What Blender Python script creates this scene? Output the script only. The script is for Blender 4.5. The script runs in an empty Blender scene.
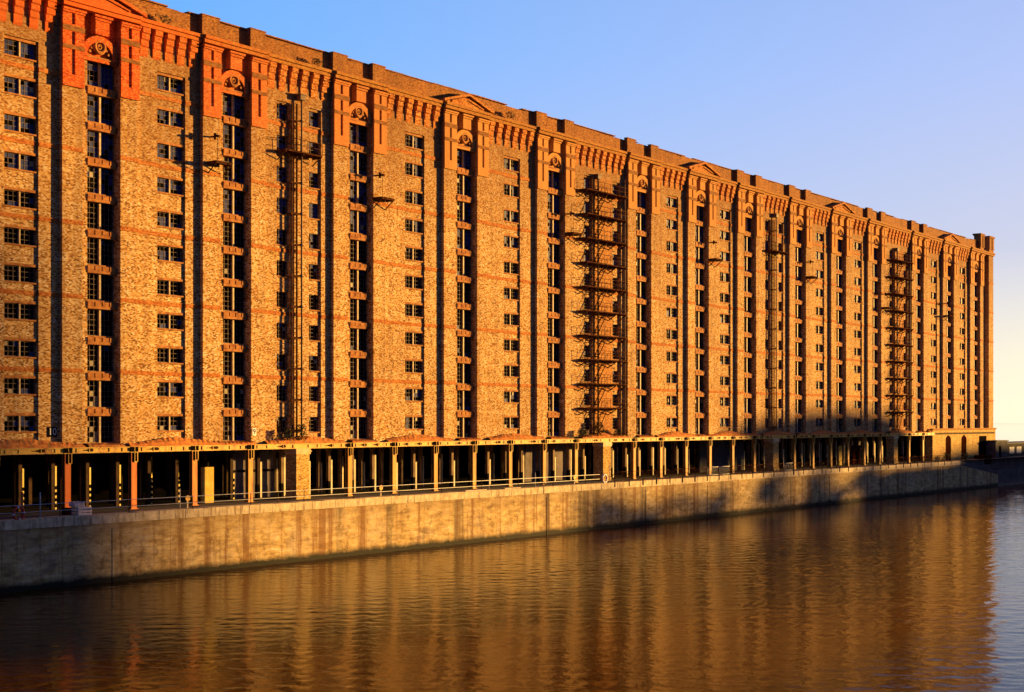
import bpy, math, random
from mathutils import Vector, Matrix

R = math.radians
rnd = random.Random(11)
scene = bpy.context.scene
COL = scene.collection

# ------------------------------------------------------------------ mesh helper
class MB:
    def __init__(self):
        self.v = []; self.f = []; self.m = []; self.smooth = []
    def face(self, pts, m=0, s=False):
        n = len(self.v); self.v += [tuple(p) for p in pts]
        self.f.append(tuple(range(n, n + len(pts)))); self.m.append(m); self.smooth.append(s)
    def box(self, x0, x1, y0, y1, z0, z1, m=0):
        n = len(self.v)
        self.v += [(x0,y0,z0),(x1,y0,z0),(x1,y1,z0),(x0,y1,z0),(x0,y0,z1),(x1,y0,z1),(x1,y1,z1),(x0,y1,z1)]
        for q in ((0,3,2,1),(4,5,6,7),(0,1,5,4),(1,2,6,5),(2,3,7,6),(3,0,4,7)):
            self.f.append(tuple(n+i for i in q)); self.m.append(m); self.smooth.append(False)
    def prism_y(self, poly, y0, y1, m=0):
        # polygon in XZ (counter-clockwise seen from -Y), extruded along Y
        n = len(self.v); k = len(poly)
        self.v += [(x,y0,z) for x,z in poly] + [(x,y1,z) for x,z in poly]
        self.f.append(tuple(n+i for i in range(k))); self.m.append(m); self.smooth.append(False)
        self.f.append(tuple(n+k+i for i in reversed(range(k)))); self.m.append(m); self.smooth.append(False)
        for i in range(k):
            j = (i+1) % k
            self.f.append((n+i, n+k+i, n+k+j, n+j)); self.m.append(m); self.smooth.append(False)
    def prism_x(self, poly, x0, x1, m=0):
        # polygon in YZ, extruded along X
        n = len(self.v); k = len(poly)
        self.v += [(x0,y,z) for y,z in poly] + [(x1,y,z) for y,z in poly]
        self.f.append(tuple(n+i for i in reversed(range(k)))); self.m.append(m); self.smooth.append(False)
        self.f.append(tuple(n+k+i for i in range(k))); self.m.append(m); self.smooth.append(False)
        for i in range(k):
            j = (i+1) % k
            self.f.append((n+i, n+j, n+k+j, n+k+i)); self.m.append(m); self.smooth.append(False)
    def tube(self, a, b, r, m=0, k=8, r2=None, cap=True):
        a = Vector(a); b = Vector(b); d = (b-a).normalized()
        u = d.orthogonal().normalized(); w = d.cross(u)
        r2 = r if r2 is None else r2
        n = len(self.v)
        for c, rr in ((a, r), (b, r2)):
            for i in range(k):
                t = 2*math.pi*i/k
                self.v.append(tuple(c + (u*math.cos(t) + w*math.sin(t))*rr))
        for i in range(k):
            j = (i+1) % k
            self.f.append((n+i, n+j, n+k+j, n+k+i)); self.m.append(m); self.smooth.append(True)
        if cap:
            self.f.append(tuple(n+i for i in reversed(range(k)))); self.m.append(m); self.smooth.append(False)
            self.f.append(tuple(n+k+i for i in range(k))); self.m.append(m); self.smooth.append(False)
    def torus_y(self, c, R1, r, m=0, a0=0, a1=2*math.pi, K=28, k=8, alt=None):
        full = abs(a1-a0-2*math.pi) < 1e-6
        n = len(self.v); cnt = K if full else K+1
        for i in range(cnt):
            t = a0+(a1-a0)*i/K
            for j in range(k):
                p = 2*math.pi*j/k
                rr = R1 + r*math.cos(p)
                self.v.append((c[0]+rr*math.cos(t), c[1]+r*math.sin(p), c[2]+rr*math.sin(t)))
        for i in range(K):
            i2 = (i+1) % cnt
            mm = m if alt is None else alt(i)
            for j in range(k):
                j2 = (j+1) % k
                self.f.append((n+i*k+j, n+i2*k+j, n+i2*k+j2, n+i*k+j2)); self.m.append(mm); self.smooth.append(True)
    def add(self, o, off=(0,0,0), mo=0):
        n = len(self.v)
        self.v += [(x+off[0], y+off[1], z+off[2]) for x,y,z in o.v]
        self.f += [tuple(n+i for i in q) for q in o.f]
        self.m += [q+mo for q in o.m]; self.smooth += o.smooth
    def mesh(self, name, mats):
        me = bpy.data.meshes.new(name)
        me.from_pydata(self.v, [], self.f)
        for mt in (mats if isinstance(mats, (list, tuple)) else [mats]):
            me.materials.append(mt)
        me.polygons.foreach_set('material_index', self.m)
        me.polygons.foreach_set('use_smooth', self.smooth)
        me.update()
        return me
    def build(self, name, mats, parent=None, loc=(0,0,0)):
        return link(name, self.mesh(name, mats), parent, loc)

def link(name, me, parent=None, loc=(0,0,0)):
    o = bpy.data.objects.new(name, me); COL.objects.link(o)
    o.location = loc
    if parent is not None: o.parent = parent
    return o

def tag(o, label=None, cat=None, group=None, kind=None):
    if label: o['label'] = label
    if cat: o['category'] = cat
    if group: o['group'] = group
    if kind: o['kind'] = kind
    return o

def empty(name, loc, label, cat, group=None):
    o = bpy.data.objects.new(name, None); COL.objects.link(o); o.location = loc
    o.empty_display_size = .3
    return tag(o, label, cat, group)

def copy_tree(o, parent=None):
    c = o.copy(); COL.objects.link(c); c.parent = parent
    for ch in list(o.children): copy_tree(ch, c)
    return c

# ------------------------------------------------------------------ materials
class NT:
    def __init__(self, mat):
        mat.use_nodes = True
        self.t = mat.node_tree; self.n = self.t.nodes; self.l = self.t.links
        self.n.clear()
    def node(self, typ, **kw):
        nd = self.n.new(typ)
        for k, v in kw.items(): setattr(nd, k, v)
        return nd
    def val(self, sock, v):
        if hasattr(v, 'is_linked') or isinstance(v, bpy.types.NodeSocket): self.l.new(v, sock)
        else: sock.default_value = v
    def math(self, op, a, b=0.0, c=None, clamp=False):
        nd = self.node('ShaderNodeMath', operation=op, use_clamp=clamp)
        self.val(nd.inputs[0], a); self.val(nd.inputs[1], b)
        if c is not None: self.val(nd.inputs[2], c)
        return nd.outputs[0]
    def mix(self, fac, a, b, mode='MIX'):
        nd = self.node('ShaderNodeMix', data_type='RGBA', blend_type=mode)
        self.val(nd.inputs[0], fac)
        self.val(nd.inputs[6], a if not isinstance(a, tuple) else (*a, 1)[:4])
        self.val(nd.inputs[7], b if not isinstance(b, tuple) else (*b, 1)[:4])
        return nd.outputs[2]
    def ramp(self, fac, stops, interp='LINEAR'):
        nd = self.node('ShaderNodeValToRGB'); cr = nd.color_ramp; cr.interpolation = interp
        while len(cr.elements) < len(stops): cr.elements.new(.5)
        for e, (p, c) in zip(cr.elements, stops):
            e.position = p; e.color = (*c, 1)[:4] if isinstance(c, tuple) else (c, c, c, 1)
        self.val(nd.inputs[0], fac)
        return nd.outputs[0]
    def noise(self, vec, scale, detail=3, rough=.55, dist=0):
        nd = self.node('ShaderNodeTexNoise')
        self.val(nd.inputs['Vector'], vec)
        nd.inputs['Scale'].default_value = scale; nd.inputs['Detail'].default_value = detail
        nd.inputs['Roughness'].default_value = rough; nd.inputs['Distortion'].default_value = dist
        return nd.outputs[0]
    def scalev(self, vec, s):
        nd = self.node('ShaderNodeVectorMath', operation='MULTIPLY')
        self.val(nd.inputs[0], vec); nd.inputs[1].default_value = s
        return nd.outputs[0]
    def pos(self):
        g = self.node('ShaderNodeNewGeometry'); return g.outputs['Position']
    def sep(self, vec):
        nd = self.node('ShaderNodeSeparateXYZ'); self.val(nd.inputs[0], vec); return nd.outputs
    def out(self, color, rough=.85, spec=.3, metal=0, bump=None, bd=.02, bs=.6):
        b = self.node('ShaderNodeBsdfPrincipled'); o = self.node('ShaderNodeOutputMaterial')
        self.val(b.inputs['Base Color'], (*color, 1) if isinstance(color, tuple) else color)
        self.val(b.inputs['Roughness'], rough); b.inputs['Specular IOR Level'].default_value = spec
        b.inputs['Metallic'].default_value = metal
        if bump is not None:
            bn = self.node('ShaderNodeBump'); bn.inputs['Distance'].default_value = bd; bn.inputs['Strength'].default_value = bs
            self.val(bn.inputs['Height'], bump); self.l.new(bn.outputs[0], b.inputs['Normal'])
        self.l.new(b.outputs[0], o.inputs[0])
        return b

def mat(name):
    return bpy.data.materials.new(name)

def brick_mat(name, stops, cw=.17, ch=.078, soot=0.0, stain=.5, red=False):
    m = mat(name); t = NT(m); P = t.pos(); x, y, z = t.sep(P)
    u = t.math('ADD', x, y)
    row = t.math('FLOOR', t.math('DIVIDE', z, ch))
    sh = t.math('MULTIPLY', t.math('MODULO', row, 2.0), .5)
    col = t.math('FLOOR', t.math('ADD', t.math('DIVIDE', u, cw), sh))
    cv = t.node('ShaderNodeCombineXYZ'); t.l.new(col, cv.inputs[0]); t.l.new(row, cv.inputs[1])
    wn = t.node('ShaderNodeTexWhiteNoise', noise_dimensions='2D'); t.l.new(cv.outputs[0], wn.inputs['Vector'])
    # clusters of like bricks so that the wall does not read as even static
    cl = t.noise(t.scalev(P, (1.0, 1.0, 1.6)), .9, 4, .65)
    cl2 = t.noise(t.scalev(P, (1, 1, 1.2)), 3.4, 5, .8)
    fac = t.math('ADD', wn.outputs['Value'], t.math('MULTIPLY', t.math('SUBTRACT', cl2, .5), .12))
    fac = t.math('ADD', fac, t.math('MULTIPLY', t.math('SUBTRACT', cl, .5), .45), clamp=True)
    c = t.ramp(fac, stops)
    if red == 3:
        c = t.mix(t.ramp(t.math('DIVIDE', x, 100.0, clamp=True), [(.08, .75), (.30, 0.0)]), c, (.74,.12,.018))
    if red == 2:
        c = t.mix(t.math('MULTIPLY', t.ramp(t.math('DIVIDE', x, 100.0, clamp=True), [(.10, 0.0), (.50, 1.0)]), .88), c, (.66,.33,.09))
    # mortar joints
    fz = t.math('FRACT', t.math('DIVIDE', z, ch)); fu = t.math('FRACT', t.math('ADD', t.math('DIVIDE', u, cw), sh))
    jm = t.math('MAXIMUM', t.math('LESS_THAN', fz, .12), t.math('LESS_THAN', fu, .045))
    c = t.mix(t.math('MULTIPLY', jm, .45), c, (.20, .14, .075) if not red else (.16, .06, .03))
    # vertical rain streaks and broad weathering
    st = t.noise(t.scalev(P, (1.3, 1.3, .07)), 1.0, 5, .6)
    c = t.mix(t.math('MULTIPLY', t.ramp(st, [(.42, 0.0), (.70, 1.0)]), stain*.8), c, (.10, .055, .03))
    br = t.noise(t.scalev(P, (1, 1, .6)), .16, 4, .6)
    c = t.mix(t.math('MULTIPLY', t.ramp(br, [(.40, 0.0), (.72, 1.0)]), stain*.7), c, (.20, .085, .03))
    if soot > 0:
        zz = t.math('ADD', z, t.math('MULTIPLY', t.math('SUBTRACT', br, .5), 7.0))
        sf = t.ramp(t.math('DIVIDE', t.math('SUBTRACT', zz, 20.0), 15.0, clamp=True), [(0, 0.0), (.4, .22), (1, 1.0)])
        c = t.mix(t.math('MULTIPLY', sf, soot), c, (.22,.085,.026))
    bh = t.math('SUBTRACT', t.math('MULTIPLY', wn.outputs['Value'], .5), jm)
    t.out(c, .92, .15, bump=bh, bd=.008, bs=.5)
    return m

def plain_mat(name, c1, c2, scale=1.5, *a, red_left=False, **k):
    return _plain(name, c1, c2, scale, *a, red_left=red_left, **k)
def _plain(name, c1, c2, scale=1.5, rough=.8, spec=.3, stretch=(1,1,1), lo=.35, hi=.65, bump=0, metal=0, c3=None, red_left=False):
    m = mat(name); t = NT(m); P = t.pos(); v = t.scalev(P, stretch)
    n = t.noise(v, scale, 5, .6)
    c = t.ramp(n, [(lo, c1), (hi, c2)])
    if c3 is not None:
        n2 = t.noise(t.scalev(P, (1.7, 1.7, .25)), scale*1.7, 4, .65)
        c = t.mix(t.ramp(n2, [(.52, 0.0), (.66, 1.0)]), c, c3)
    if red_left:
        c = t.mix(t.ramp(t.math('DIVIDE', t.sep(P)[0], 100.0, clamp=True), [(.06, .8), (.28, 0.0)]), c, (.76,.12,.018))
    t.out(c, rough, spec, metal, bump=(n if bump else None), bd=bump or .01, bs=.7)
    return m

BUFF = brick_mat('buff_brick', [(0, (.17,.07,.020)), (.15, (.33,.15,.038)), (.29, (.55,.28,.078)), (.52, (.67,.38,.125)), (.80, (.78,.51,.20)), (1, (.92,.74,.46))], soot=.68, stain=.46)
GREYB = brick_mat('parapet_brick', [(0, (.12,.04,.014)), (.3, (.38,.14,.035)), (.7, (.52,.21,.05)), (1, (.64,.32,.09))], soot=.3, stain=.6)
REDB = brick_mat('red_brick', [(0, (.36,.045,.010)), (.3, (.66,.10,.016)), (.7, (.78,.145,.024)), (1, (.84,.24,.06))], stain=.30, red=2)
CORB = brick_mat('corbel_brick', [(0, (.22,.06,.015)), (.35, (.56,.17,.03)), (.75, (.72,.28,.06)), (1, (.80,.42,.13))], stain=.35, red=3)
PANB = brick_mat('orange_panel_brick', [(0, (.26,.08,.02)), (.3, (.52,.19,.04)), (.7, (.66,.29,.07)), (1, (.78,.44,.14))], soot=.5, stain=.45)
BELT = brick_mat('belt_brick', [(0, (.30,.08,.018)), (.4, (.52,.16,.032)), (1, (.64,.27,.07))], ch=.1, stain=.25, red=True)
TILE = plain_mat('old_red_tile', (.34,.085,.02), (.78,.29,.07), 2.2, .95, .1, (1,1,2), .3, .7, .05, c3=(.26,.22,.07))
BUFFP = brick_mat('buff_pier_brick', [(0, (.28,.13,.03)), (.3, (.58,.33,.075)), (.75, (.78,.50,.13)), (1, (.88,.66,.28))], stain=.28)
STONE = plain_mat('weathered_stone', (.30,.15,.06), (.62,.40,.17), 1.6, .9, .2, (1,1,2.5), .3, .7, .02)
CORN = plain_mat('cornice_stone', (.22,.07,.018), (.60,.25,.05), 2.6, .9, .15, (1,1,3), .3, .72, .04, c3=(.42,.27,.06), red_left=True)
BAND = plain_mat('sooty_band', (.16,.06,.02), (.36,.15,.04), 2.0, .9, .15, (1,1,3))
SILL = plain_mat('terracotta_sill', (.26,.085,.022), (.54,.23,.06), 2.0, .85, .2)
MULL = plain_mat('cream_iron_mullion', (.34,.23,.11), (.64,.47,.25), 3, .6, .4)
FRAME = plain_mat('window_frame_paint', (.07,.045,.035), (.24,.17,.13), 4, .7, .2)
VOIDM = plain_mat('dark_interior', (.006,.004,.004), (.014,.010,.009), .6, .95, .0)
def glass_mat(name, c, rough, spec=.5):
    m = mat(name); t = NT(m); P = t.pos()
    n = t.noise(P, 1.2, 3)
    col = t.ramp(n, [(.3, tuple(q*.5 for q in c)), (.7, c)])
    t.out(col, rough, spec); return m
GLASS = glass_mat('sky_tinted_glass', (.030,.052,.20), .5, .05)  # blue base colour stands in for the reflected sky
DARKG = glass_mat('dark_glass', (.008,.007,.007), .6, .0)
SUNPANE = glass_mat('sunlit_pane', (.42,.34,.20), .6, .3)  # pale panes stand in for sunlit jambs seen through the windows
YEL = plain_mat('ochre_paint', (.66,.33,.035), (.90,.58,.10), .8, .65, .35, (1,1,1.5), .3, .7, c3=(.36,.14,.03))
COLP = plain_mat('orange_column_paint', (.66,.26,.025), (.88,.44,.06), 1.2, .65, .3, (1,1,.4), .3, .7, c3=(.30,.10,.02), red_left=True)
WCOL = plain_mat('sunlit_cream_paint', (.62,.50,.30), (.80,.70,.46), 1.5, .7, .3)
BLKP = plain_mat('black_paint', (.006,.005,.005), (.014,.011,.010), 2, .9, .0)
DSTEEL = plain_mat('rusty_dark_steel', (.022,.010,.006), (.13,.05,.022), 3, .9, .0)
PIPE = plain_mat('old_pipe_paint', (.10,.05,.025), (.26,.15,.08), 1.2, .7, .3, (1,1,.3))
RUSTM = plain_mat('rust_hole', (.015,.008,.006), (.07,.025,.012), 6, .95, .1)
PLAST = plain_mat('grey_plaster', (.16,.13,.13), (.27,.22,.21), .7, .9, .1, c3=(.10,.08,.08))
YWALL = plain_mat('yellow_plaster', (.60,.36,.05), (.78,.52,.10), 1.5, .8, .2)
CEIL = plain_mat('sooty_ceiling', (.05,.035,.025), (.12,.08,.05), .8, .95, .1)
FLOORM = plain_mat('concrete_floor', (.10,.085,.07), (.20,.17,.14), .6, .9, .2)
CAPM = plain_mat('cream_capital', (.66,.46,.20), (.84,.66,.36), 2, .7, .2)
SHADEC = plain_mat('shaded_column', (.030,.016,.010), (.07,.036,.02), 1.5, .85, .1)
SHADEP = plain_mat('shaded_column_paint', (.16,.10,.06), (.30,.19,.11), 1.5, .8, .15)
DARKF = plain_mat('undercroft_shade_sheet', (.02,.016,.013), (.05,.04,.03), .7, .95, .05)
YSTRIP = plain_mat('sunlit_yellow_paint', (.72,.52,.10), (.82,.66,.20), 3, .6, .3)
WHITEP = plain_mat('white_paint', (.70,.68,.62), (.82,.80,.76), 4, .5, .4)
REDP = plain_mat('red_plastic', (.50,.035,.02), (.66,.06,.03), 4, .45, .4)
RAILM = plain_mat('galvanised_rail', (.52,.50,.48), (.74,.70,.66), 3, .6, .3)
CRATE = plain_mat('pinkish_white_crate', (.80,.62,.55), (.88,.76,.70), 4, .6, .3)
WOOD = plain_mat('pale_timber', (.46,.34,.22), (.74,.62,.46), 5, .8, .2, (1,6,1))
DOORM = plain_mat('oxblood_door', (.026,.005,.002), (.055,.012,.004), 2, .9, .0)
LEAF = plain_mat('weed_leaf', (.018,.022,.008), (.07,.075,.022), 6, .8, .2)
TLEAF = plain_mat('tree_leaf', (.03,.045,.012), (.09,.11,.03), 2, .8, .2)
BARK = plain_mat('bark', (.04,.028,.018), (.12,.085,.05), 4, .95, .1, (1,1,.2))
ROOFM = plain_mat('slate_roof', (.05,.05,.055), (.11,.10,.10), 1, .8, .3)
SHEDM = plain_mat('dark_shed_wall', (.035,.032,.022), (.075,.062,.04), .8, .9, .2)
GREYW = plain_mat('grey_render', (.05,.045,.05), (.10,.09,.095), .5, .9, .2)
GROUND = plain_mat('quayside_concrete', (.07,.055,.04), (.17,.13,.09), .5, .92, .2, bump=.01, c3=(.12,.10,.07))
EARTH = plain_mat('ground_earth', (.08,.07,.05), (.16,.14,.10), .05, .95, .1)
LITWIN = plain_mat('lit_window_pane', (.70,.62,.46), (.85,.78,.62), 2, .6, .3)  # pale colour stands in for the light in the shed windows

# quay wall: big granite courses, stains, green-black tide band
def quay_mat():
    m = mat('dock_wall_stone'); t = NT(m); P = t.pos(); x, y, z = t.sep(P)
    base = t.noise(t.scalev(P, (.5, 1, 1.6)), 1.1, 6, .68)
    c = t.ramp(base, [(.30, (.20,.115,.04)), (.5, (.62,.42,.155)), (.70, (.90,.70,.36))])
    # slanting dragged marks
    sl = t.node('ShaderNodeMapping'); sl.inputs['Rotation'].default_value = (0, R(-7), 0); sl.inputs['Scale'].default_value = (.22, 1, 2.3)
    t.l.new(P, sl.inputs[0])
    s1 = t.noise(sl.outputs[0], 1.5, 6, .7, .6)
    c = t.mix(t.math('MULTIPLY', t.ramp(s1, [(.52, 0.0), (.70, 1.0)]), .5), c, (.20,.12,.055))
    c = t.mix(t.math('MULTIPLY', t.ramp(s1, [(.30, 1.0), (.42, 0.0)]), .5), c, (.74,.62,.46))
    gm_ = t.noise(t.scalev(P, (.7, 1, .9)), .55, 7, .72)
    c = t.mix(t.math('MULTIPLY', t.ramp(gm_, [(.48, 0.0), (.66, 1.0)]), .5), c, (.42,.34,.26))
    gm2 = t.noise(t.scalev(P, (1, 1, .8)), 1.7, 7, .75)
    c = t.mix(t.math('MULTIPLY', t.ramp(gm2, [(.52, 0.0), (.66, 1.0)]), .75), c, (.16,.085,.03))
    # courses
    wob = t.math('MULTIPLY', t.math('SUBTRACT', t.noise(P, .9, 3), .5), .16)
    fr = t.math('FRACT', t.math('DIVIDE', t.math('ADD', z, wob), .62))
    jn = t.math('LESS_THAN', fr, .055)
    rw = t.math('FLOOR', t.math('DIVIDE', t.math('ADD', z, wob), .62))
    fx = t.math('FRACT', t.math('ADD', t.math('DIVIDE', x, 1.9), t.math('MULTIPLY', rw, .37)))
    jn = t.math('MAXIMUM', jn, t.math('LESS_THAN', fx, .02))
    c = t.mix(t.math('MULTIPLY', jn, .18), c, (.06,.045,.03))
    cope_shade = t.ramp(t.math('DIVIDE', t.math('ADD', t.math('MULTIPLY', z, -1.0), t.math('MULTIPLY', t.math('SUBTRACT', gm2, .5), 2.0)), 3.4, clamp=True), [(.12, 1.0), (.62, 0.0)])
    c = t.mix(t.math('MULTIPLY', cope_shade, .55), c, (.30,.19,.085))  # shade below the coping, put into the wall colour
    # vertical rust and water streaks
    vs = t.noise(t.scalev(P, (.8, 1, .03)), 1.0, 5, .65)
    c = t.mix(t.math('MULTIPLY', t.ramp(vs, [(.52, 0.0), (.63, 1.0)]), .75), c, (.20,.075,.016))
    vs2 = t.noise(t.scalev(P, (.33, 1, .02)), 1.0, 4, .6)
    c = t.mix(t.math('MULTIPLY', t.ramp(vs2, [(.58, 0.0), (.66, 1.0)]), .65), c, (.07,.05,.03))
    # tide band
    zz = t.math('ADD', z, t.math('MULTIPLY', t.math('SUBTRACT', t.noise(t.scalev(P, (1,1,1)), .7, 5, .7), .5), .7))
    tide = t.ramp(t.math('DIVIDE', t.math('ADD', zz, 4.75), 1.2, clamp=True), [(.25, 1.0), (.62, 0.0)])
    c = t.mix(tide, c, (.020,.018,.010))
    t.out(c, .88, .25, bump=t.math('ADD', base, t.math('MULTIPLY', s1, .6)), bd=.09, bs=.75)
    return m
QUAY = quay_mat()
COPE = plain_mat('coping_stone', (.50,.37,.20), (.84,.68,.42), 1.3, .88, .25, (1,1,1.5), .3, .7, .03, c3=(.30,.21,.12))

def water_mat(name, bump=1.0, rough=.02):
    m = mat(name); t = NT(m); P = t.pos()
    mp = t.node('ShaderNodeMapping'); mp.inputs['Rotation'].default_value = (0, 0, R(-36)); mp.inputs['Scale'].default_value = (1.5, 1.0, 1)
    t.l.new(P, mp.inputs[0])
    n1 = t.noise(mp.outputs[0], 2.1, 3, .6, .4)
    n2 = t.noise(mp.outputs[0], 5.5, 3, .6, .2)
    n3 = t.noise(mp.outputs[0], .16, 2, .5)
    n0 = t.noise(mp.outputs[0], .55, 2, .55, .5)
    h = t.math('ADD', n0, t.math('ADD', t.math('MULTIPLY', n1, .5), t.math('MULTIPLY', n2, .22)))
    h = t.math('MULTIPLY', h, t.math('ADD', .45, t.math('MULTIPLY', n3, 1.1)))
    b = t.node('ShaderNodeBsdfPrincipled'); o = t.node('ShaderNodeOutputMaterial')
    b.inputs['Base Color'].default_value = (.075,.022,.002,1); b.inputs['Roughness'].default_value = rough
    b.inputs['IOR'].default_value = 1.125
    bn = t.node('ShaderNodeBump'); bn.inputs['Distance'].default_value = .020*bump; bn.inputs['Strength'].default_value = 1
    t.l.new(h, bn.inputs['Height']); t.l.new(bn.outputs[0], b.inputs['Normal']); t.l.new(b.outputs[0], o.inputs[0])
    return m
WATER = water_mat('dock_water')
RIVER = mat('river_water'); _t = NT(RIVER); _t.out((.55,.50,.40), .03, .5).inputs['IOR'].default_value = 1.33  # pale base colour adds the sky's glow and haze to the water

# ------------------------------------------------------------------ key dimensions (metres, quay level = 0)
UL = [-8.9, 4.9, 18.2, 33.2, 48.5, 63.9, 81.7, 95.5, 108.3, 123.4, 137.0, 150.2, 167.9, 181.9, 195.3]   # left edge of each projecting loading bay
SEGK = ['w', 'w', 'c', 'w', 'w', 's', 'w', 'w', 'c', 'w', 'w', 's', 'w', 'w']                     # what stands between bay i and i+1
GABLE = {1, 4, 7, 10, 13}
X0, X1 = -13.6, 207.5
UW = 6.8; OP0, OP1 = 1.75, 5.2
ROW = [6.9 + 2.61*k for k in range(11)]                                                          # window heads
ZB, ZC = 4.66, 36.2
BELTS = [31.3, 26.05, 20.8, 15.5, 10.15]

wh = empty('warehouse', (0,0,0), 'huge long buff brick dock warehouse with red trim standing along the far quay', 'warehouse')

wall = MB(); belts = None
strips = []     # (kind, x0, x1)
def strip(x0, x1, ys, h, top_flush=True):
    """recessed column of windows: spandrels at depth ys, openings of height h"""
    z = ZB
    for zt in ROW:
        wall.box(x0, x1, ys, .6, z, zt - h); z = zt
    wall.box(x0, x1, ys, .6, z, z + .22)
    wall.box(x0, x1, 0, .6, z + .22, ZC)
    for b, zb in zip(belts, BELTS):
        b.box(x0+.003, x1-.003, ys - .05, ys + .1, zb - .16, zb + .16)

def plainwall(x0, x1, y=0, z0=ZB, z1=ZC):
    wall.box(x0, x1, y, .6, z0, z1)
    if y <= 0:
        for b, zb in zip(belts, BELTS):
            b.box(x0+.003, x1-.003, y - .05, y + .1, zb - .16, zb + .16)

win_spots = []; load_spots = []; stair_spots = []; corbels = []
segs = []
for i, kind in enumerate(SEGK):
    a, b = UL[i] + UW, UL[i+1]
    segs.append((a, b, kind))
segs_all = [(X0, UL[0], 'p')] + segs
for a, b, kind in segs_all:
    belts = [MB() for _ in BELTS]
    if kind == 'p':
        plainwall(a, b)
    elif kind == 'w':
        c = (a+b)/2 + .35
        plainwall(a, c-1.4); plainwall(c+1.4, b); strip(c-1.4, c+1.4, .15, 1.1)
        for k, zt in enumerate(ROW): win_spots.append((c, zt, k))
    else:
        if kind == 'c': s = [(a+1.65, a+3.2), (b-2.7, b-1.2)]
        else: s = [(a+2.5, a+4.1), (b-2.75, b-1.05)]
        plainwall(a, s[0][0]); plainwall(s[0][1], s[1][0]); plainwall(s[1][1], b)
        pn = MB()
        if kind == 's': pn.box(s[0][1]+.05, s[1][0]-.05, -.06, -.003, ZB+.5, 33.3)
        if kind == 's': pn.build('brick_panel', PANB, wh)
        for p, q in s:
            strip(p, q, .15, 1.3)
            for k, zt in enumerate(ROW): stair_spots.append(((p+q)/2, (q-p), zt, k))
    n = max(1, int(round((b-a-.5)/1.32)))
    for j in range(n):
        corbels.append(a + .25 + (b-a-.5)*(j+.5)/n)
    for q in belts: q.build('belt_course', BELT, wh)

# loading bays: window recess with spandrels, red tympanum wall above
for u in UL:
    x0, x1 = u+OP0, u+OP1
    wall.box(x0, u+2.5, .05, .6, ZB, 33.0)                       # inner jamb step
    z = ZB
    for k, zt in enumerate(ROW):
        wall.box(u+2.5, x1, .25, .6, z, zt-1.95); z = zt
        load_spots.append((u, zt, k))
    red = MB(); red.box(x0, x1, .12, .6, 33.0, ZC); red.build('tympanum_wall', REDB, wh)
# right end
belts = [MB() for _ in BELTS]
plainwall(UL[-1]+UW, 205.1, .35)
plainwall(205.1, X1, -.35)
# side walls and back of the great shell
wall.box(X0, X0+.6, .6, 38, 0, ZC); wall.box(X1-.6, X1, .6, 38, 0, ZC); wall.box(X0+.6, X1-.6, 37.4, 38, 0, ZC)
wall.build('wall', BUFF, wh); 
for b in belts: b.build('belt_course', BELT, wh)
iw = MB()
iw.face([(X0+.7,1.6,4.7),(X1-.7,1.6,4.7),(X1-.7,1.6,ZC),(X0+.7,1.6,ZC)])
iw.build('dark_backing', VOIDM, wh)  # near-black sheet stands in for the dark rooms behind the windows
rf = MB(); rf.box(X0, X1, .6, 38, ZC+.3, ZC+.7); rf.build('roof', ROOFM, wh)

# piers of the loading bays with terracotta heads
for u in UL:
    for p0, p1 in ((u, u+OP0), (u+OP1, u+UW)):
        pm = MB(); pm.box(p0, p1, -.35, .6, ZB, 36.15)
        po = pm.build('pier', BUFF, wh)
        for zb in BELTS[1:]:
            qb = MB(); qb.box(p0-.03, p1+.03, -.40, -.352, zb-.16, zb+.16); qb.build('belt', BELT, po)
        tm = MB(); y0, y1 = -.50, -.353
        e0, e1 = p0-.06, p1+.06; c = (p0+p1)/2
        for q0, q1 in ((e0, c-.15), (c+.15, e1)):
            tm.box(q0, q1, y0, y1, 30.5, 36.1)
        for z0, z1, yy in ((30.5, 31.35, y0), (35.72, 36.1, y0)):
            tm.box(c-.15, c+.15, yy, y1, z0, z1)
        for z0, z1 in ((33.15, 33.5), (34.42, 34.95)):
            tm.box(c-.15, c+.15, y0, y1, z0, z1)
        for s, zz in ((.10, 35.75), (.2, 35.9)):
            tm.box(e0-s*.35, e1+s*.35, y0-s, y0-.002, zz, zz+.15)
        tm.build('terracotta_head', REDB, po)
        for z0, z1 in ((33.16, 33.46), (34.46, 34.86)):
            bm = MB(); bm.box(e0-.03, e1+.03, y0-.05, y0-.003, z0, z1)
            bm.build('stone_band', BAND, po)

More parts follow.
